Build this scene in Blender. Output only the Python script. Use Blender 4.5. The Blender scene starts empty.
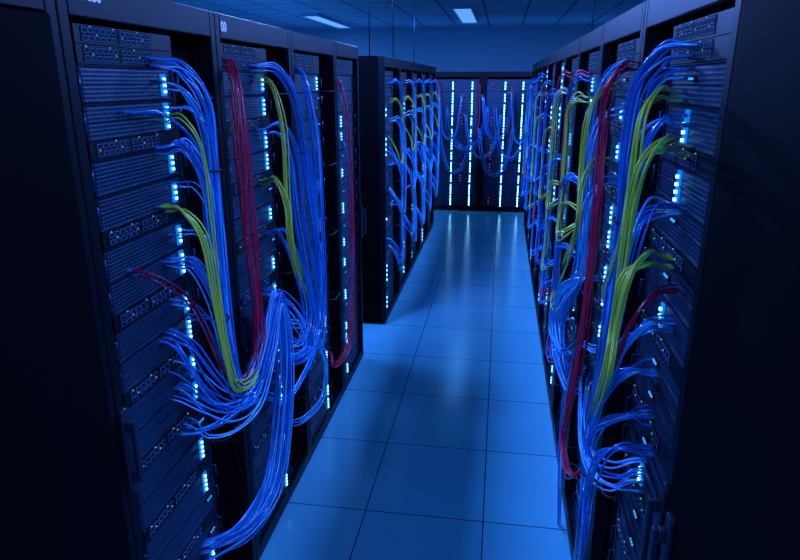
import bpy, math, random
from mathutils import Vector, Matrix
random.seed(7)
PI = math.pi
SC = bpy.context.scene
COL = SC.collection
SC.view_settings.view_transform = 'Standard'

# ------------------------------------------------------------------ camera
PSI, TH, FPX, CAMZ = math.radians(8.74), math.radians(17.2), 640.0, 2.0
fw = Vector((-math.sin(PSI)*math.cos(TH), math.cos(PSI)*math.cos(TH), -math.sin(TH)))
rt = Vector((math.cos(PSI), math.sin(PSI), 0))
up = rt.cross(fw)
cam_d = bpy.data.cameras.new('camera'); cam = bpy.data.objects.new('camera', cam_d); COL.objects.link(cam)
cam_d.sensor_width = 36; cam_d.lens = 36*FPX/800; cam_d.clip_start = .02
cam.matrix_world = Matrix(((rt.x, up.x, -fw.x, 0), (rt.y, up.y, -fw.y, 0), (rt.z, up.z, -fw.z, CAMZ), (0, 0, 0, 1)))
SC.camera = cam
CAM = Vector((0, 0, CAMZ))

def at(px, py, X):
    """point of the vertical plane x = X seen at a photo position"""
    d = fw + rt*((px-400)/FPX) + up*((280-py)/FPX)
    return CAM + d*(X/d.x)

# ------------------------------------------------------------------ materials
def pbr(name, col, rough=.5, metal=0, emit=None, es=0, bump=None, spec=.5):
    m = bpy.data.materials.new(name); m.use_nodes = True
    nt = m.node_tree; b = nt.nodes['Principled BSDF']
    b.inputs['Base Color'].default_value = (*col, 1)
    b.inputs['Roughness'].default_value = rough
    b.inputs['Metallic'].default_value = metal
    b.inputs['Specular IOR Level'].default_value = spec
    if emit:
        b.inputs['Emission Color'].default_value = (*emit, 1); b.inputs['Emission Strength'].default_value = es
    if bump:
        tc = nt.nodes.new('ShaderNodeTexCoord'); n = nt.nodes.new('ShaderNodeTexNoise'); n.inputs['Scale'].default_value = bump[0]
        bp = nt.nodes.new('ShaderNodeBump'); bp.inputs['Strength'].default_value = bump[1]; bp.inputs['Distance'].default_value = .002
        nt.links.new(tc.outputs['Object'], n.inputs['Vector']); nt.links.new(n.outputs['Fac'], bp.inputs['Height'])
        nt.links.new(bp.outputs['Normal'], b.inputs['Normal'])
    return m

M = {}
M['rack'] = pbr('rack_black', (.0015, .003, .006), .42, 0, bump=(300, .15), spec=.16)
M['panel'] = pbr('panel_black', (.0006, .001, .002), .6, 0, spec=.04)
M['rail'] = pbr('rail_steel', (.015, .028, .055), .4, .8)
M['chassis'] = pbr('chassis_dark', (.0015, .003, .008), .45, .2, spec=.3)
M['bezel'] = pbr('bezel_grey', (.007, .020, .040), .3, .5)
M['metal'] = pbr('ear_metal', (.04, .09, .18), .35, .9)
M['port'] = pbr('port_frame', (.07, .22, .42), .4, .1)
M['hole'] = pbr('port_hole', (.001, .002, .004), .7, spec=.2)
M['blue'] = pbr('cable_blue', (.006, .17, .60), .16, spec=.8)
M['light_blue'] = pbr('cable_light_blue', (.07, .46, .85), .16, spec=.8)
M['yellow'] = pbr('cable_yellow', (.60, .68, .06), .3)
M['red'] = pbr('cable_red', (.60, .006, .05), .26)
M['dark_red'] = pbr('cable_dark_red', (.30, .003, .03), .35)
M['plug'] = pbr('plug_blue', (.03, .15, .32), .25)
M['tie'] = pbr('tie_black', (.004, .005, .008), .6)
M['handle'] = pbr('handle_grey', (.008, .014, .028), .35)
M['led'] = pbr('led_cyan', (.02, .2, .5), .3, emit=(.20, .66, 1.0), es=4.5)
M['led_col'] = pbr('led_cyan_far', (.02, .2, .5), .3, emit=(.20, .64, 1.0), es=9)
M['lens'] = pbr('led_halo_blue', (.01, .06, .2), .3, emit=(.0, .22, 1.0), es=.85)  # halo of the LEDs, their glow imitated by an emissive strip
M['led_dim'] = pbr('led_blue_dim', (.01, .05, .2), .3, emit=(.02, .4, 1.0), es=1.2)
M['led_amber'] = pbr('led_amber', (.3, .25, .05), .3, emit=(.8, .6, .1), es=.7)
M['led_green'] = pbr('led_green', (.1, .3, .1), .3, emit=(.25, .9, .35), es=.6)
M['led_pink'] = pbr('led_pink', (.4, .1, .3), .3, emit=(.8, .08, .5), es=.9)
M['letter'] = pbr('lettering_pale_glow', (.8, .9, 1), .5, emit=(.3, .5, 1), es=.25)  # pale paint plus added emission to lift it on the weakly lit header
M['fixture'] = pbr('fixture_white', (.2, .5, .7), .5)
M['diffuser'] = pbr('diffuser', (.3, .6, .85), .5, emit=(.16, .42, .9), es=.8)
M['wall'] = pbr('wall_paint', (.15, .30, .38), .7, bump=(40, .1))

def perforated():
    m = pbr('perforated_steel', (.05, .06, .08), .4, .4, spec=.4); nt = m.node_tree; L = nt.links; b = nt.nodes['Principled BSDF']
    tc = nt.nodes.new('ShaderNodeTexCoord'); s = nt.nodes.new('ShaderNodeSeparateXYZ'); c = nt.nodes.new('ShaderNodeCombineXYZ')
    L.new(tc.outputs['Object'], s.inputs[0]); L.new(s.outputs['X'], c.inputs['X']); L.new(s.outputs['Z'], c.inputs['Y'])
    v = nt.nodes.new('ShaderNodeTexVoronoi'); v.voronoi_dimensions = '2D'; v.inputs['Scale'].default_value = 100; v.inputs['Randomness'].default_value = 0
    L.new(c.outputs[0], v.inputs['Vector'])
    r = nt.nodes.new('ShaderNodeValToRGB'); r.color_ramp.elements[0].position = .39; r.color_ramp.elements[1].position = .45
    r.color_ramp.elements[0].color = (.0003, .0006, .0015, 1); r.color_ramp.elements[1].color = (.04, .11, .22, 1)
    L.new(v.outputs['Distance'], r.inputs['Fac']); L.new(r.outputs['Color'], b.inputs['Base Color'])
    bp = nt.nodes.new('ShaderNodeBump'); bp.inputs['Strength'].default_value = .5; bp.inputs['Distance'].default_value = .002
    L.new(v.outputs['Distance'], bp.inputs['Height']); L.new(bp.outputs['Normal'], b.inputs['Normal'])
    return m
M['perf'] = perforated()

def tiled(name, col, px, py, offx, offy, seam, rough, seamcol, vary=.12, coat=0):
    m = pbr(name, col, rough); nt = m.node_tree; L = nt.links; b = nt.nodes['Principled BSDF']
    tc = nt.nodes.new('ShaderNodeTexCoord'); s = nt.nodes.new('ShaderNodeSeparateXYZ'); L.new(tc.outputs['Object'], s.inputs[0])
    def mt(op, a, bb=None):
        n = nt.nodes.new('ShaderNodeMath'); n.operation = op
        for i, q in enumerate((a, bb)):
            if q is None: continue
            if isinstance(q, (int, float)): n.inputs[i].default_value = q
            else: L.new(q, n.inputs[i])
        return n.outputs[0]
    x = mt('SUBTRACT', s.outputs['X'], offx); y = mt('SUBTRACT', s.outputs['Y'], offy)
    d = mt('MINIMUM', mt('PINGPONG', x, px/2), mt('PINGPONG', y, py/2))
    mask = mt('LESS_THAN', d, seam)
    ix = mt('FLOOR', mt('DIVIDE', x, px)); iy = mt('FLOOR', mt('DIVIDE', y, py))
    cc = nt.nodes.new('ShaderNodeCombineXYZ'); L.new(ix, cc.inputs[0]); L.new(iy, cc.inputs[1])
    wn = nt.nodes.new('ShaderNodeTexWhiteNoise'); wn.noise_dimensions = '2D'; L.new(cc.outputs[0], wn.inputs['Vector'])
    no = nt.nodes.new('ShaderNodeTexNoise'); no.inputs['Scale'].default_value = 2.2; no.inputs['Detail'].default_value = 3
    L.new(tc.outputs['Object'], no.inputs['Vector'])
    val = mt('ADD', mt('ADD', mt('MULTIPLY', wn.outputs['Value'], vary), 1-vary), mt('MULTIPLY', mt('SUBTRACT', no.outputs['Fac'], .5), .2))
    hs = nt.nodes.new('ShaderNodeHueSaturation'); hs.inputs['Color'].default_value = (*col, 1); L.new(val, hs.inputs['Value'])
    mx = nt.nodes.new('ShaderNodeMix'); mx.data_type = 'RGBA'; L.new(mask, mx.inputs['Factor'])
    L.new(hs.outputs['Color'], mx.inputs[6]); mx.inputs[7].default_value = (*seamcol, 1)
    L.new(mx.outputs[2], b.inputs['Base Color'])
    rr = mt('ADD', mt('MULTIPLY', no.outputs['Fac'], .08), rough-.04); L.new(rr, b.inputs['Roughness'])
    return m
M['floor'] = tiled('floor_tiles', (.15, .64, .78), .57, .62, 0, 2.6, .0032, .19, (.01, .05, .12), .08)
M['ceiling'] = tiled('ceiling_tiles', (.15, .34, .42), .6, .6, -.3, 0, .016, .8, (.02, .06, .12), .06)

# ------------------------------------------------------------------ mesh builder
class MB:
    def __init__(s): s.v, s.f, s.m = [], [], []
    def box(s, x0, x1, y0, y1, z0, z1, mi=0):
        b = len(s.v)
        s.v += [(x0,y0,z0),(x1,y0,z0),(x1,y1,z0),(x0,y1,z0),(x0,y0,z1),(x1,y0,z1),(x1,y1,z1),(x0,y1,z1)]
        for q in ((0,3,2,1),(4,5,6,7),(0,1,5,4),(1,2,6,5),(2,3,7,6),(3,0,4,7)):
            s.f.append([b+i for i in q]); s.m.append(mi)
        return s
    def tube(s, pts, r, n=6, mi=0, closed=False):
        pts = [Vector(p) for p in pts]; b = len(s.v); N = len(pts); prev = None
        for i, p in enumerate(pts):
            if closed: t = (pts[(i+1) % N]-pts[i-1])
            else: t = pts[min(i+1, N-1)]-pts[max(i-1, 0)]
            if t.length < 1e-9: t = Vector((0, 0, 1))
            t.normalize()
            if prev is None:
                a = Vector((0, 0, 1)) if abs(t.z) < .9 else Vector((1, 0, 0))
                nrm = t.cross(a).normalized()
            else:
                nrm = prev - t*prev.dot(t); nrm.normalize()
            prev = nrm; bi = t.cross(nrm)
            for k in range(n):
                a = 2*PI*k/n; q = p+nrm*(r*math.cos(a))+bi*(r*math.sin(a)); s.v.append(tuple(q))
        for i in range(N if closed else N-1):
            j = (i+1) % N
            for k in range(n):
                k2 = (k+1) % n
                s.f.append([b+i*n+k, b+i*n+k2, b+j*n+k2, b+j*n+k]); s.m.append(mi)
        if not closed:
            s.f.append([b+k for k in range(n)][::-1]); s.m.append(mi)
            s.f.append([b+(N-1)*n+k for k in range(n)]); s.m.append(mi)
        return s
    def build(s, name, mats, parent=None, smooth=False, bevel=0):
        me = bpy.data.meshes.new(name); me.from_pydata(s.v, [], s.f)
        mats = mats if isinstance(mats, list) else [mats]
        for k in mats: me.materials.append(M[k])
        me.polygons.foreach_set('material_index', s.m)
        if smooth: me.polygons.foreach_set('use_smooth', [True]*len(s.f))
        me.update()
        o = bpy.data.objects.new(name, me); COL.objects.link(o)
        if parent: o.parent = parent
        if bevel:
            md = o.modifiers.new('bevel', 'BEVEL'); md.width = bevel; md.segments = 2; md.limit_method = 'ANGLE'
        return o

def empty(name, loc=(0,0,0), rz=0):
    o = bpy.data.objects.new(name, None); COL.objects.link(o); o.location = loc; o.rotation_euler = (0, 0, rz); o.empty_display_size = .1
    return o
def tag(o, label, cat, group=None):
    o['label'] = label; o['category'] = cat
    if group: o['group'] = group
    elif 'group' in o: del o['group']
KIDS = {}
def reg(o, par): KIDS.setdefault(par.name, []).append(o); return o
def copy_tree(o, parent=None):
    c = o.copy(); COL.objects.link(c); c.parent = parent
    for ch in list(KIDS.get(o.name, [])): copy_tree(ch, c)
    return c

# ------------------------------------------------------------------ the room
def struct(name, mb, mat):
    o = mb.build(name, mat); o['kind'] = 'structure'; return o
CH = 3.0
struct('floor', MB().box(-6, 5, -3, 13, -.1, 0), 'floor')
struct('ceiling', MB().box(-6, 5, -3, 13, CH, CH+.1), 'ceiling')
struct('wall_back', MB().box(-6, 5, 13, 13.1, 0, CH), 'wall')
struct('wall_front', MB().box(-6, 5, -3.1, -3, 0, CH), 'wall')
struct('wall_left', MB().box(-6.1, -6, -3, 13, 0, CH), 'wall')
struct('wall_right', MB().box(5, 5.1, -3, 13, 0, CH), 'wall')

def area(loc, sx, sy, col, e, rot=(0,0,0)):
    l = bpy.data.lights.new('lamp', 'AREA'); l.shape = 'RECTANGLE'; l.size = sx; l.size_y = sy; l.color = col; l.energy = e
    o = bpy.data.objects.new('lamp', l); COL.objects.link(o); o.location = loc; o.rotation_euler = rot; return o
fixtures = [
 (-.30, -1.7, 1.2, 90, 'added unseen fill light panel behind the camera over the aisle'),  # fill lamp added out of view for frontal light
 (-1.35, 1.2, 1.2, 80, 'ceiling light panel over the nearest racks of the left row'),
 (.85, 1.2, 1.2, 85, 'ceiling light panel over the nearest racks of the right row'),
 (-1.35, 4.0, 1.2, 165, 'ceiling light panel over the left row before the gap'),
 (.85, 4.0, 1.2, 165, 'ceiling light panel over the middle of the right row'),
 (-1.35, 7.4, 1.2, 290, 'ceiling light panel over the left row past the gap'),
 (.85, 7.4, 1.2, 290, 'ceiling light panel over the far half of the right row'),
 (-.60, 10.6, 2.3, 9, 'bright ceiling light panel above the racks at the aisle end'),
 (-2.95, 11.3, 2.3, 16, 'ceiling light panel seen above the left rack row by the back wall')]
LC = (.12, .27, 1.0)
for x, y, ln, e, lab in fixtures:
    t = empty('ceiling_light', (x, y, CH)); tag(t, lab, 'ceiling light')
    h = ln/2; f = MB(); f.box(-.14,.14,-h-.02,-h,-.05,0); f.box(-.14,.14,h,h+.02,-.05,0); f.box(-.14,-.12,-h,h,-.05,0); f.box(.12,.14,-h,h,-.05,0)
    f.build('frame', 'fixture', t)
    MB().box(-.12, .12, -h, h, -.035, -.005).build('diffuser', 'diffuser', t)
    l = area((0, 0, -.055), .24, ln, LC if y < 9 else (.06, .34, 1.0), e); l.parent = t
# added lamps, hidden behind the racks, to brighten the ceiling and back wall
area((-.3, 12.0, 1.8), 8, .5, (.05, .25, 1), 24, (PI, 0, 0))
area((-3.2, 8.5, 1.8), .5, 6, (.05, .25, 1), 26, (PI, 0, 0))

# ------------------------------------------------------------------ racks
def text_mesh(s, size, parent, loc, name='lettering'):
    c = bpy.data.curves.new('t', 'FONT'); c.body = s; c.size = size; c.extrude = .0008; c.offset = .0006
    o = bpy.data.objects.new('t', c); COL.objects.link(o)
    bpy.context.view_layer.update()
    me = bpy.data.meshes.new_from_object(o.evaluated_get(bpy.context.evaluated_depsgraph_get()))
    bpy.data.objects.remove(o)
    me.materials.clear(); me.materials.append(M['letter'])
    q = bpy.data.objects.new(name, me); COL.objects.link(q); q.parent = parent; q.location = loc; q.rotation_euler = (PI/2, 0, 0)
    return q

def rack(loc, rz, w, H, label, group, side, hand=None, text=None, closed=False, wide=False):
    """local frame: x to the right seen from the aisle, y into the rack; side=+1 cable channel at the right, -1 at the left, 0 none"""
    t = empty('server_rack', loc, rz); tag(t, label, 'server rack', group)
    D = 1.0; hh = .08
    for s in (0, 1):
        a = (0, .018) if s == 0 else (w-.018, w)
        MB().box(a[0], a[1], .05, D, .02, H).build('side_panel', 'panel', t)
    MB().box(.018, w-.018, .05, D, H-.015, H).build('top_panel', 'panel', t)
    MB().box(.018, w-.018, D-.015, D, .02, H-.015).build('rear_panel', 'panel', t)
    MB().box(.018, w-.018, .05, D-.015, .02, .06).build('bottom_panel', 'panel', t)
    f = MB(); f.box(0.001, .038, 0, .05, .02, H); f.box(w-.038, w-.001, 0, .05, .02, H)
    f.box(.038, w-.038, 0, .05, H-hh, H); f.box(.038, w-.038, 0, .05, .02, .08)
    fr = f.build('front_frame', 'rack', t, bevel=.004)
    ft = MB()
    for x in (.05, w-.1):
        for y in (.05, D-.1): ft.box(x, x+.05, y, y+.05, 0, .02)
    ft.build('levelling_feet', 'rail', t)
    if text: text_mesh(text[0], text[1], fr, text[2])
    def handle(x, y0, z, par):
        h = MB(); h.box(x-.016, x+.016, y0-.012, y0, z-.12, z+.12); h.box(x-.010, x+.010, y0-.038, y0-.024, z-.09, z+.09)
        h.box(x-.010, x+.010, y0-.026, y0-.012, z+.06, z+.09); h.box(x-.010, x+.010, y0-.026, y0-.012, z-.09, z-.06)
        h.build('handle', 'handle', par, bevel=.003)
    if closed:
        d = MB(); d.box(.04, w-.04, -.012, .03, .085, H-hh-.004)
        dd = d.build('door', 'panel', t, bevel=.004); handle(.08, -.012, 1.06, dd)
        return t
    if hand is not None: handle(hand, 0, 1.06, fr)
    bay = 0.05 if side >= 0 else w-.54
    wd = .49 if not wide else w-.1
    for x in (bay, bay+wd-.02):
        r = MB(); r.box(x, x+.02, .034, .045, .08, H-hh); r.box(x+.004, x+.016, .045, .5, .09, .11); r.box(x+.004, x+.016, .045, .5, H-hh-.03, H-hh-.01)
        r.build('mounting_rail', 'rail', t)
    if side and not wide and w > .7:
        c0 = w-.25 if side > 0 else .045; c1 = c0+.205
        c = MB(); c.box(c0, c1, .10, .105, .08, H-hh); c.box(c0, c0+.004, .05, .10, .08, H-hh); c.box(c1-.004, c1, .05, .10, .08, H-hh)
        c.build('cable_channel', 'chassis', t)
        cm = (c0+c1)/2
        for z in (.35, .75, 1.15, 1.55, 1.95):
            pts = [(cm-.07, .10, z), (cm-.07, .0, z), (cm-.055, -.012, z), (cm+.055, -.012, z), (cm+.07, 0, z), (cm+.07, .10, z)]
            MB().tube(pts, .004, 6).build('cable_ring', 'tie', t, smooth=True)
    return t

U = .04445
def server_proto(wd, units, leds, bright, detail, nled, ledm='led', pink=None):
    t = empty('server'); h = units*U-.002
    reg(MB().box(.022, wd-.022, .002, .6 if detail else .4, 0, h).build('chassis', 'chassis', t), t)
    f = MB()
    f.box(0, .022, -.004, .002, 0, h); f.box(wd-.022, wd, -.004, .002, 0, h)
    f.box(.022, wd-.022, -.014, .002, 0, .003); f.box(.022, wd-.022, -.014, .002, h-.003, h)
    if detail:
        zz = h*.5; f.box(.022, wd-.022, -.012, .002, zz-.0014, zz+.0014)
        f.box(.022, .032, -.012, .002, .003, h-.003); f.box(wd-.032, wd-.022, -.012, .002, .003, h-.003)
    else:
        for k in range(1, units): f.box(.022, wd-.022, -.012, .002, h*k/units-.0016, h*k/units+.0016)
    reg(f.build('bezel', 'bezel', t), t)
    reg(MB().box(.022, wd-.022, -.008, 0, .003, h-.003).build('perforated_grille', 'perf', t), t)
    if detail:
        for x in (.010, wd-.010):
            p = [(x, -.004, h*.2), (x, -.02, h*.25), (x, -.02, h*.75), (x, -.004, h*.8)]
            reg(MB().tube(p, .0026, 6).build('pull_handle', 'metal', t, smooth=True), t)
    big = ledm == 'led_col'
    for lx in leds:
        l = MB(); st = .0175 if detail else .042; n = nled; z0 = (h-n*st)/2+(.006 if n == 2 else 0)
        if bright:
            hw = .012
            l.box(lx-hw, lx+hw, -.013, -.008, z0-.008, z0+n*st, 1)  # glowing strip standing in for the halo round the dots
            for k in range(n):
                q = .007 if big else .0038; l.box(lx-q, lx+q, -.018, -.0125, z0+k*st, z0+k*st+(.0075 if detail else .026 if big else .016))
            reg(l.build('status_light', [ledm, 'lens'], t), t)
        else:
            l.box(lx-.006, lx+.028, -.0145, -.008, h*.57, h*.6+.008, 1)
            for k in range(3): l.box(lx-.003+.012*k, lx+.001+.012*k, -.018, -.014, h*.6, h*.6+.005)
            reg(l.build('status_light', ['led_dim', 'hole'], t), t)
    if pink:
        l = MB(); l.box(pink-.006, pink+.006, -.0145, -.008, h*.15, h*.95, 1)
        for k in range(3): l.box(pink-.004, pink+.004, -.018, -.014, h*(.2+.26*k), h*(.2+.26*k)+.015)
        reg(l.build('status_light', ['led_pink', 'hole'], t), t)
    return t
def switch_proto(wd, units, var):
    t = empty('network_switch'); h = units*U-.002
    reg(MB().box(.022, wd-.022, .002, .35, 0, h).build('chassis', 'chassis', t), t)
    f = MB(); f.box(0, .022, -.004, .002, 0, h); f.box(wd-.022, wd, -.004, .002, 0, h); f.box(.022, wd-.022, -.014, .002, 0, h)
    reg(f.build('faceplate', 'chassis', t), t)
    p = MB(); l = MB()
    n = 12; x0 = .05; st = (wd-.20)/n
    for r in range(2):
        zc = h*(.3+.42*r); ph = h*.14
        p.box(x0-.004, x0+n*st+.014, -.0150, -.014, zc-ph*1.3, zc+ph*1.3, 1)
        l.box(x0, x0+n*st+.01, -.0150, -.0138, zc+ph*1.31, zc+ph*1.6, 1)
        for k in range(n):
            x = x0+k*st+(.012 if k >= 6 else 0)
            p.box(x, x+st*.72, -.0165, -.0145, zc-ph, zc+ph, 0)
            p.box(x+st*.08, x+st*.64, -.0172, -.016, zc-ph*.8, zc+ph*.8, 1)
            if (k*7+r*3+var) % 4 == 0: l.box(x+st*.3, x+st*.45, -.017, -.0148, zc+ph*1.31, zc+ph*1.6)
    reg(p.build('port_row', ['port', 'hole'], t), t)
    reg(l.build('status_light', [['led_amber', 'led_green', 'led_dim'][var % 3], 'hole'], t), t)
    return t
PROTO = {}
def place(key, builder, loc, rz):
    if key in PROTO: o = copy_tree(PROTO[key])
    else: o = builder(); PROTO[key] = o
    o.location = loc; o.rotation_euler = (0, 0, rz); return o

def fill(loc, rz, w, H, side, desc, kind, led, seed):
    rnd = random.Random(seed)
    R = Matrix.Rotation(rz, 4, 'Z'); O = Vector(loc)
    bay = 0.05 if side >= 0 else w-.54
    z = .085; top = H-.083
    pat = {'near': [2, 2, -1], 'far': [4, -2], 'back': [4]}[kind]
    i = 0
    while True:
        u = pat[i % len(pat)]; i += 1
        left = int((top-z)/U+1e-6)
        if left < abs(u):
            if left < 1 or kind == 'back': break
            u = -min(left, 2) if left < 2 or kind == 'far' else -1
        n = abs(u)
        p = O + R @ Vector((bay, .032, z))
        if u > 0:
            if kind == 'near':
                br = rnd.random() < .66; nl = rnd.choice((3, 4, 4)) if br else 0
                o = place(('s', led, br, nl), lambda: server_proto(.49, 2, [led], br, True, nl), p, rz)
            elif kind == 'far':
                br = rnd.random() < .7; nl = rnd.choice((2, 3, 4)) if br else 0
                o = place(('f', led, br, nl), lambda: server_proto(.49, 4, [led], br, False, nl), p, rz)
            else:
                br = True; pk = rnd.random() < .6; nl = rnd.choice((3, 4, 4))
                o = place(('b', pk, nl, loc[0] < -.5), lambda: server_proto(.70, 4, [.29, .59] if loc[0] < -.5 else [.29, .56], True, False, nl, 'led_col', (.44 if loc[0] < -.5 else .10) if pk else None), p, rz)
            if kind == 'back' and pk: tag(o, 'black server with blue and pink lights in '+desc, 'server', 'pink lit servers in '+desc)
            elif br: tag(o, 'black server with glowing blue lights in '+desc, 'server', 'glowing servers in '+desc)
            else: tag(o, 'black perforated server with faint lights in '+desc, 'server', 'dark servers in '+desc)
        else:
            v = rnd.randrange(3)
            o = place(('w', n, v), lambda: switch_proto(.49, n, v), p, rz)
            tag(o, 'slim network switch with ports in '+desc, 'network switch', 'network switches in '+desc)
        z += n*U

XL, XR, XF = -.95, .385, -.90
HR = 2.22
ords = ['nearest', 'second', 'third', 'fourth', 'fifth', 'sixth', 'seventh', 'eighth', 'ninth', 'tenth']
RK = []
def add(loc, rz, w, H, desc, side, kind, led, seed, hand, text=None, look=''):
    rack(loc, rz, w, H, 'tall black open-front server rack, '+desc+look, None, side, hand, text, wide=(kind == 'back'))
    fill(loc, rz, w, H, side, desc, kind, led, seed)
    RK.append(dict(loc=Vector(loc), rz=rz, w=w, H=H, side=side, desc=desc, kind=kind, led=led))
    if kind != 'back':
        # added unseen lamp inside the near post, raking cyan spill over the equipment
        R = Matrix.Rotation(rz, 3, 'Z'); lx = .044 if side >= 0 else w-.044
        p = Vector(loc) + R @ Vector((lx, .012, H*.5))
        area(p, .016, H-.3, (.0, .40, 1.0), 2.0 if kind == 'near' else 1.5, (PI/2, 0, PI))
# left row, before the gap
ys = [1.35, 2.15, 2.95, 3.75, 4.37]
for i in range(4):
    w = ys[i+1]-ys[i]
    add((XL, ys[i], 0), PI/2, w, HR, 'the %s left rack before the gap' % ords[i], 1 if w > .7 else 0, 'near', .41 if i < 3 else .12, 10+i,
        .02 if i < 3 else w-.02, [('00 550', .034, (.07, -.0015, HR-.042)), ('00', .046, (.045, -.0015, HR-.056)), None, None][i])
# left row, past the gap
for i in range(5):
    add((XF, 5.07+.8*i, 0), PI/2, .8, 2.19, 'the %s left rack past the gap' % ('first' if i == 0 else ords[i]), 1, 'far', [.10, .30][i % 2], 30+i, .02)
# right row
for i in range(10):
    add((XR, 1.22+.8*(i+1), 0), -PI/2, .8, HR, 'the %s open rack of the right row' % ords[i], -1, 'near' if i < 4 else 'far', .22, 50+i, .78)
# end of the aisle
for i in range(2):
    add((-1.1+.8*i, 10.3, 0), 0, .8, 2.15, 'the %s rack closing the aisle end' % ('left', 'right')[i], 0, 'back', 0, 70+i, .02)
rack((XL, .45, 0), PI/2, .9, HR, 'black server cabinet with closed solid door at the left edge', None, 0, closed=True)
rack((XR, 1.22, 0), -PI/2, .9, HR, 'black server cabinet with closed solid door at the right edge', None, 0, closed=True)

# ------------------------------------------------------------------ cables
def catmull(P, per=7):
    out = []; n = len(P)
    for i in range(n-1):
        p0 = P[i-1] if i else P[0]*2-P[1]; p1 = P[i]; p2 = P[i+1]; p3 = P[i+2] if i+2 < n else P[-1]*2-P[-2]
        for k in range(per):
            t = k/per
            out.append(.5*((2*p1)+(p2-p0)*t+(2*p0-5*p1+4*p2-p3)*t*t+(3*p1-p0-3*p2+p3)*t**3))
    out.append(P[-1]); return out
CABLES = []; TIES = []
ZV = Vector((0, 0, 1))
def bundle(pts, n, colour, spread, N, desc, ties=(), r=.0028, row=.010, slack=.10):
    """pts world control points, N = outward normal of the rack face"""
    K = len(pts); tang = []
    for i in range(K):
        t = pts[min(i+1, K-1)]-pts[max(i-1, 0)]; t = t - N*t.dot(N)
        tang.append(t.normalized() if t.length > 1e-6 else Vector((0, 0, 1)))
    Hd = N.cross(ZV)
    for j in range(n):
        a = random.uniform(0, 2*PI); q = math.sqrt(random.random()); ox, oy = q*math.cos(a)*.55, q*math.sin(a)
        P = []
        e = []
        for k, (tg, i0) in enumerate(((tang[0], 0), (tang[-1], K-1))):
            up_ = N.cross(tg); sg = 1 if up_.z >= 0 else -1
            e.append(Hd*random.uniform(-.04, .04)+ZV*(row*(1 if oy*sg > 0 else -1)+random.uniform(-.002, .002)))
        for i in range(K):
            s = spread
            if i in ties: s *= .6
            perp = N.cross(tang[i])
            if i == 0: P.append(pts[0]+e[0]); continue
            if i == K-1: P.append(pts[-1]+e[1]); continue
            off = perp*(oy*s) + N*(ox*s)
            off += Vector([random.uniform(-1, 1)*s*slack for _ in range(3)])
            if i == 1: off = off*.7+e[0]*.2
            if i == K-2: off = off*.7+e[1]*.2
            P.append(pts[i]+off)
        # each cable leaves its port, then bends
        P.insert(1, P[0]+N*.016+(P[1]-P[0])*.16)
        P.insert(len(P)-1, P[-1]+N*.014+(P[-2]-P[-1])*.16)
        c = colour if isinstance(colour, str) else random.choice(colour)
        CABLES.append((catmull(P, 6), r*random.uniform(.9, 1.1), c, desc, N))
    for i in ties: TIES.append((pts[i], (pts[i+1]-pts[i-1]).normalized(), spread*.6+.006, N, desc))
NL, NR = Vector((1, 0, 0)), Vector((-1, 0, 0))
BL = ['blue', 'blue', 'light_blue']
def lb(px, n, colour, spread, rk, v=.06, **kw):
    pts = [at(p[0], p[1], XL+(-.021 if i in (0, len(px)-1) else v*(.6 if i == 1 else 1))) for i, p in enumerate(px)]
    bundle(pts, n, colour, spread, NL, RK[rk]['desc'], **kw)
def rb(px, n, colour, spread, rk, v=.06, **kw):
    pts = [at(p[0], p[1], XR-(-.021 if i in (0, len(px)-1) else v*(.6 if i == 1 else 1))) for i, p in enumerate(px)]
    bundle(pts, n, colour, spread, NR, RK[9+rk]['desc'], **kw)
# nearest left rack
lb([(150,62),(182,70),(205,105),(214,170),(219,250),(227,330),(238,386),(252,372),(266,320),(272,296)], 10, BL, .040, 0, .06, ties=(3,))
lb([(160,85),(184,95),(202,130),(211,190),(216,250),(224,330),(238,384),(252,372),(264,320),(270,300)], 4, BL, .030, 0, .05)
lb([(160,150),(186,148),(206,182),(214,240),(222,320),(236,384),(254,378),(268,330),(274,298)], 10, BL, .046, 0, .075, ties=(4,))
lb([(160,209),(183,211),(204,238),(216,298),(226,350),(236,384),(252,380),(262,350)], 7, 'yellow', .024, 0, .11, r=.0026)
lb([(155,118),(182,118),(202,150),(212,220),(220,300),(234,382),(250,378)], 2, 'yellow', .012, 0, .10, r=.0026)
lb([(130,273),(155,278),(185,297),(205,330),(222,368),(238,386)], 3, 'dark_red', .012, 0, .08)
lb([(168,262),(193,266),(212,300),(224,350),(240,388),(258,372),(271,300)], 7, BL, .040, 0, .07)
lb([(173,300),(197,306),(214,336),(226,370),(240,392),(258,372),(271,300)], 3, BL, .034, 0, .06)
for y in (112, 185, 235, 318):
    xl = 175+(y-108)*.102; run = lambda q: 214+(q-170)*.08
    lb([(xl-12, y), (xl+12, y+1), (xl+27, y+22), (run(min(y+70, 350)), min(y+70, 350)), (237, 387), (255, 368), (268, 312)], 2, BL, .022, 0, random.uniform(.045, .09))
tail = [(276,298),(283,350),(281,420),(271,482),(246,526),(205,545)]
lb([(165,335),(191,350),(215,385),(240,403),(260,385),(270,340)]+tail, 9, BL, .056, 0, .085)
lb([(170,366),(197,378),(222,398),(246,400),(262,372),(270,330)]+tail, 3, BL, .040, 0, .09)
lb([(175,392),(203,406),(230,413),(254,397),(268,350)]+tail, 8, BL, .050, 0, .1)
lb([(184,425),(206,434),(232,424),(256,400),(270,350)]+[(279,300),(289,350),(287,430),(276,492),(250,532),(208,556)], 6, BL, .042, 0, .11)
lb([(128,108),(165,112),(200,150),(208,230),(212,300)], 3, 'blue', .018, 0, .04)
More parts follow.
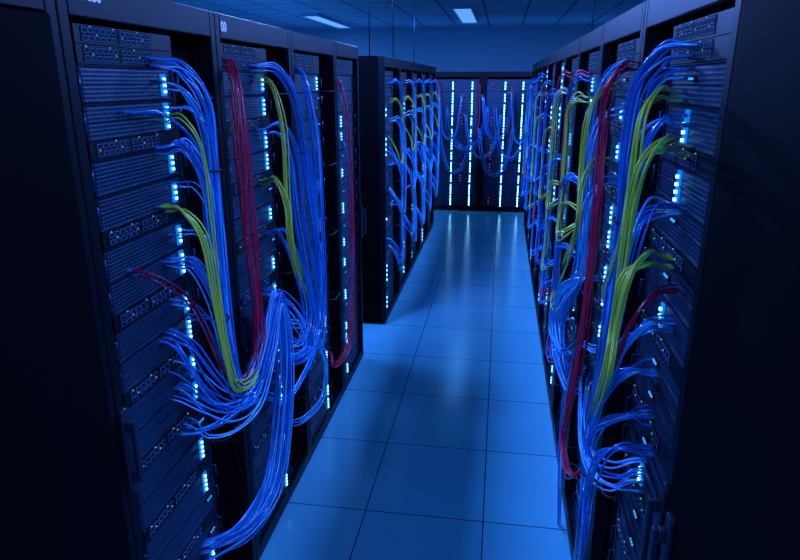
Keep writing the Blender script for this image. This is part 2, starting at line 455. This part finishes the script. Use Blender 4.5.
# second left rack
lb([(224,62),(236,90),(243,150),(250,230),(257,300),(259,345),(252,376),(236,386),(226,366)], 12, 'red', .044, 1, .07, ties=(), row=.012, r=.0027, slack=.2)
lb([(250,68),(277,72),(294,100),(302,150),(312,220),(320,290),(313,340),(292,356),(276,342)], 9, BL, .050, 1, .07, ties=(3,))
lb([(258,132),(282,128),(294,162),(300,220),(312,280),(318,322),(304,356),(278,352)], 9, BL, .050, 1, .085)
lb([(254,78),(273,86),(284,130),(288,200),(294,262),(306,300)], 7, 'yellow', .024, 1, .11, r=.0026)
lb([(260,182),(275,180),(287,205),(291,245),(300,285)], 7, 'yellow', .024, 1, .12, r=.0026)
lb([(264,235),(281,232),(296,262),(308,310),(300,340),(276,330)], 6, BL, .04, 1, .1)
lb([(264,290),(285,296),(304,322),(310,350),(292,362),(270,352)], 6, BL, .046, 1, .09)
lb([(266,312),(287,306),(300,322),(304,345),(290,352),(274,340)], 5, 'light_blue', .04, 1, .1)
lb([(280,322),(308,328),(325,358),(323,395),(306,417),(282,422)], 5, 'light_blue', .022, 1, .09)
lb([(262,395),(285,400),(300,380),(316,345),(324,300)], 4, BL, .02, 1, .06)
# third and fourth
lb([(296,70),(306,85),(316,140),(320,220),(323,300),(321,345),(300,350)], 8, BL, .034, 2, .07)
lb([(296,140),(306,145),(313,190),(316,260),(320,330)], 5, BL, .03, 2, .06)
lb([(334,78),(343,95),(349,150),(351,220),(352,290),(348,345),(334,366),(328,355)], 6, 'red', .03, 3, .06, row=.012, r=.0027, slack=.2)
lb([(338,140),(346,150),(352,200),(353,280),(346,310)], 3, 'blue', .02, 3, .05)
# nearest right rack
rb([(697,50),(665,55),(642,84),(630,140),(620,220),(612,300),(601,370),(591,425)], 11, BL, .040, 0, .06, ties=(4,))
rb([(688,73),(660,80),(640,108),(628,170),(618,250),(608,330),(596,400),(590,440)], 5, BL, .034, 0, .05)
rb([(684,96),(660,93),(642,120),(632,190),(620,245),(606,300)], 6, 'yellow', .018, 0, .125, r=.0027)
rb([(690,151),(666,145),(643,162),(630,212),(617,300),(607,360),(596,410)], 8, 'yellow', .022, 0, .135, r=.0027)
rb([(674,263),(649,259),(627,276),(615,325),(605,380),(592,430)], 8, 'yellow', .022, 0, .145, r=.0027)
rb([(685,120),(659,120),(640,150),(628,220),(616,290),(606,360),(592,430)], 7, BL, .036, 0, .07)
rb([(681,208),(651,210),(634,236),(620,292),(608,352),(596,420)], 9, BL, .036, 0, .10)
rb([(680,292),(652,297),(630,326),(613,368),(598,405)], 4, 'dark_red', .014, 0, .1, r=.0026)
rb([(670,322),(647,326),(622,352),(606,392),(592,432)], 8, BL, .032, 0, .09)
rb([(656,370),(630,372),(606,394),(592,430),(586,470),(581,520),(578,575)], 9, BL, .036, 0, .09, ties=(4,))
rb([(650,415),(625,416),(600,424),(588,450),(584,500),(580,560)], 6, BL, .032, 0, .08)
rb([(650,445),(622,446),(601,462),(589,500),(584,545),(580,590)], 6, BL, .032, 0, .1)
rb([(645,466),(614,470),(592,458),(584,425),(592,380)], 6, BL, .036, 0, .08)
rb([(640,480),(610,486),(588,470),(578,430),(586,370)], 5, 'light_blue', .030, 0, .1)
# second right rack
rb([(644,66),(622,68),(608,92),(602,140),(598,200),(592,260),(583,330),(573,385),(563,435),(566,468),(578,474),(592,460)], 10, 'red', .034, 1, .08, r=.0027, slack=.25)
rb([(630,62),(606,80),(592,120),(588,200),(584,270),(566,310),(556,345),(566,385),(582,392)], 9, BL, .038, 1, .06)
rb([(626,110),(602,120),(590,160),(586,230),(574,285),(560,320),(564,365),(580,380)], 8, BL, .038, 1, .075)
rb([(618,86),(598,92),(586,120),(580,170),(576,230),(564,268)], 6, 'yellow', .022, 1, .11, r=.0026)
rb([(610,160),(592,164),(580,190),(574,240),(560,290)], 4, 'yellow', .022, 1, .12, r=.0026)
rb([(620,180),(600,184),(588,210),(580,270),(562,300),(552,330),(560,356)], 5, 'light_blue', .03, 1, .09)
rb([(600,280),(582,278),(562,292),(552,325),(562,352),(582,345)], 7, 'light_blue', .04, 1, .12)
rb([(600,350),(580,345),(568,380),(562,430),(560,490),(562,560)], 5, BL, .02, 1, .05)

def generic(k, specs, r=.0029):
    d = RK[k]; R = Matrix.Rotation(d['rz'], 3, 'Z'); N = R @ Vector((0, -1, 0)); s = d['side'] or 1; w = d['w']
    ch = w-.15 if s > 0 else .15
    bx = (.05+.38) if s > 0 else w-.43
    for z0, z1, n, c in specs:
        j = random.uniform(-.04, .04); z0 += random.uniform(-.08, .05); z1 += random.uniform(-.1, .1)
        L = [(bx-s*.1, .02, z0), (bx, -.035, z0+.01), (ch-s*.06, -.05, z0-.05), (ch+j, -.05, z0-.22), (ch+j, -.05, (z0+z1)/2),
             (ch+j, -.05, z1+.14), (ch-s*.07, -.06, z1), (bx, -.05, z1+.03), (bx-s*.06, .02, z1+.09)]
        bundle([d['loc']+R @ Vector(p) for p in L], n, c, .03, N, d['desc'], r=r, slack=.08)
for k in (11, 12):
    generic(k, [(2.02, .9, 6, BL), (1.9, 1.2, 5, 'yellow'), (1.6, .75, 6, BL), (2.05, .6, 4, 'red'), (1.2, .5, 5, BL), (1.4, .9, 3, 'yellow')])
for k in range(13, 19):
    generic(k, [(2.0, 1.0, 5, BL), (1.75, 1.1, 3, 'yellow' if k % 2 else 'light_blue'), (1.4, .6, 5, BL), (1.9, .8, 3, ['yellow', 'blue', 'red'][k % 3])])
# long loops drooping along the far left racks
for k in range(4, 9):
    y0 = 5.07+.8*(k-4)
    for z0, zb, n, c, sp in ((2.0, 1.15, 5, BL, .03), (1.85, 1.35, 3, 'yellow', .018), (1.7, .95, 5, 'light_blue', .045), (1.35, .55, 5, ['light_blue', 'blue'], .045), (1.0, .45, 3, 'light_blue', .035)):
        j = random.uniform(-.06, .06); zb += random.uniform(-.1, .1)
        L = [(y0+.30+j, -.021, z0), (y0+.38+j, .035, z0+.01), (y0+.56, .055, z0-.08), (y0+.64+j*.5, .055, (z0+zb)/2), (y0+.60, .06, zb+.06), (y0+.48+j, .06, zb), (y0+.34, .05, zb+.12), (y0+.26, -.021, zb+.24)]
        bundle([Vector((XF+x, y, z)) for y, x, z in L], n, c, sp, NL, RK[k]['desc'], r=.0032, slack=.08)
# swags on the racks at the end, some crossing from column to column
NB = Vector((0, -1, 0))
for k, sw in ((19, [(-.98, -.60, 1.80, 1.15), (-.86, -.2, 1.62, 1.0), (-.98, -.42, 1.35, .62), (-.58, .02, 1.5, .85)]), (20, [(-.30, .16, 1.8, 1.15), (-.12, .42, 1.62, .85), (-.35, .20, 1.3, .6), (.12, .46, 1.85, 1.1)])):
    for x0, x1, zt, zb in sw:
        P = [Vector((x0, 10.312, zt)), Vector((x0+.02, 10.25, zt-.02)), Vector((x0+.05, 10.22, zt*.6+zb*.4)), Vector((x0*.75+x1*.25, 10.22, zt*.15+zb*.85)), Vector(((x0+x1)/2, 10.22, zb)),
             Vector((x0*.25+x1*.75, 10.22, zt*.15+zb*.85)), Vector((x1-.05, 10.22, zt*.6+zb*.4)), Vector((x1-.02, 10.25, zt-.02)), Vector((x1, 10.312, zt))]
        bundle(P, 4, BL, .045, NB, RK[k]['desc'], r=.0042, slack=.05)
    for x in ((-.98, -.36) if k == 19 else (.12,)):
        bundle([Vector((x, 10.312, 2.0)), Vector((x+.02, 10.25, 1.9)), Vector((x+.03, 10.24, 1.5)), Vector((x, 10.24, 1.2)), Vector((x, 10.312, 1.1))], 3, 'red', .02, NB, RK[k]['desc'], r=.0035)

def dist(c):
    p = c[0]; return sum((q-CAM).length for q in p[::4])/len(p[::4])
CABLES.sort(key=dist)
pretty = dict(blue='deep blue', light_blue='light blue', yellow='yellow green', red='red', dark_red='dark red')
rest = MB(); order = ['blue', 'light_blue', 'yellow', 'red', 'dark_red']
for i, (pts, r, c, desc, N) in enumerate(CABLES):
    if i < 300:
        o = MB().tube(pts, r, 7).build('network_cable', c, None, smooth=True)
        tag(o, '%s network cable hanging down %s' % (pretty[c], desc), 'cable', '%s cables on %s' % (pretty[c], desc))
        for e in (pts[0], pts[-1]):
            MB().tube([e-N*.003, e+N*.010], r*1.6, 4).build('plug', 'plug', o)
    else: rest.tube(pts, r*1.2, 5, order.index(c))
if rest.v:
    o = rest.build('distant_network_cables', order, None, smooth=True); o['kind'] = 'stuff'
    tag(o, 'mass of blue and yellow cables hanging on the most distant racks', 'cables')
for p, t, rad, N, desc in TIES:
    a = N.cross(t).normalized(); b2 = t.cross(a)
    ring = [p+a*(rad*math.cos(2*PI*k/16))+b2*(rad*.62*math.sin(2*PI*k/16)) for k in range(16)]
    o = MB().tube(ring, .0035, 6, closed=True).build('cable_tie', 'tie', None, smooth=True)
    tag(o, 'black strap tied round cables on '+desc, 'cable tie', 'cable ties on '+desc)

# ------------------------------------------------------------------ rods from the ceiling
for x, y, base, lab in ((-1.1, 5.5, 2.19, 'thin hanging rod above the first rack past the gap'), (-1.1, 6.7, 2.19, 'thin hanging rod above the third rack past the gap'),
                  (-1.1, 8.3, 2.19, 'thin hanging rod above the fifth rack past the gap'), (.8, 6.6, 2.22, 'thin hanging rod above the far half of the right row')):
    t = empty('hanging_rod', (x, y, base)); tag(t, lab, 'hanging rod')
    MB().tube([(0, 0, 0), (0, 0, CH-base)], .005, 6).build('rod', 'rail', t, smooth=True)
    MB().box(-.03, .03, -.03, .03, 0, .008).build('base_plate', 'rail', t)

# ------------------------------------------------------------------ world
w = bpy.data.worlds.new('world'); SC.world = w; w.use_nodes = True
w.node_tree.nodes['Background'].inputs['Color'].default_value = (.01, .04, .15, 1)
w.node_tree.nodes['Background'].inputs['Strength'].default_value = .3
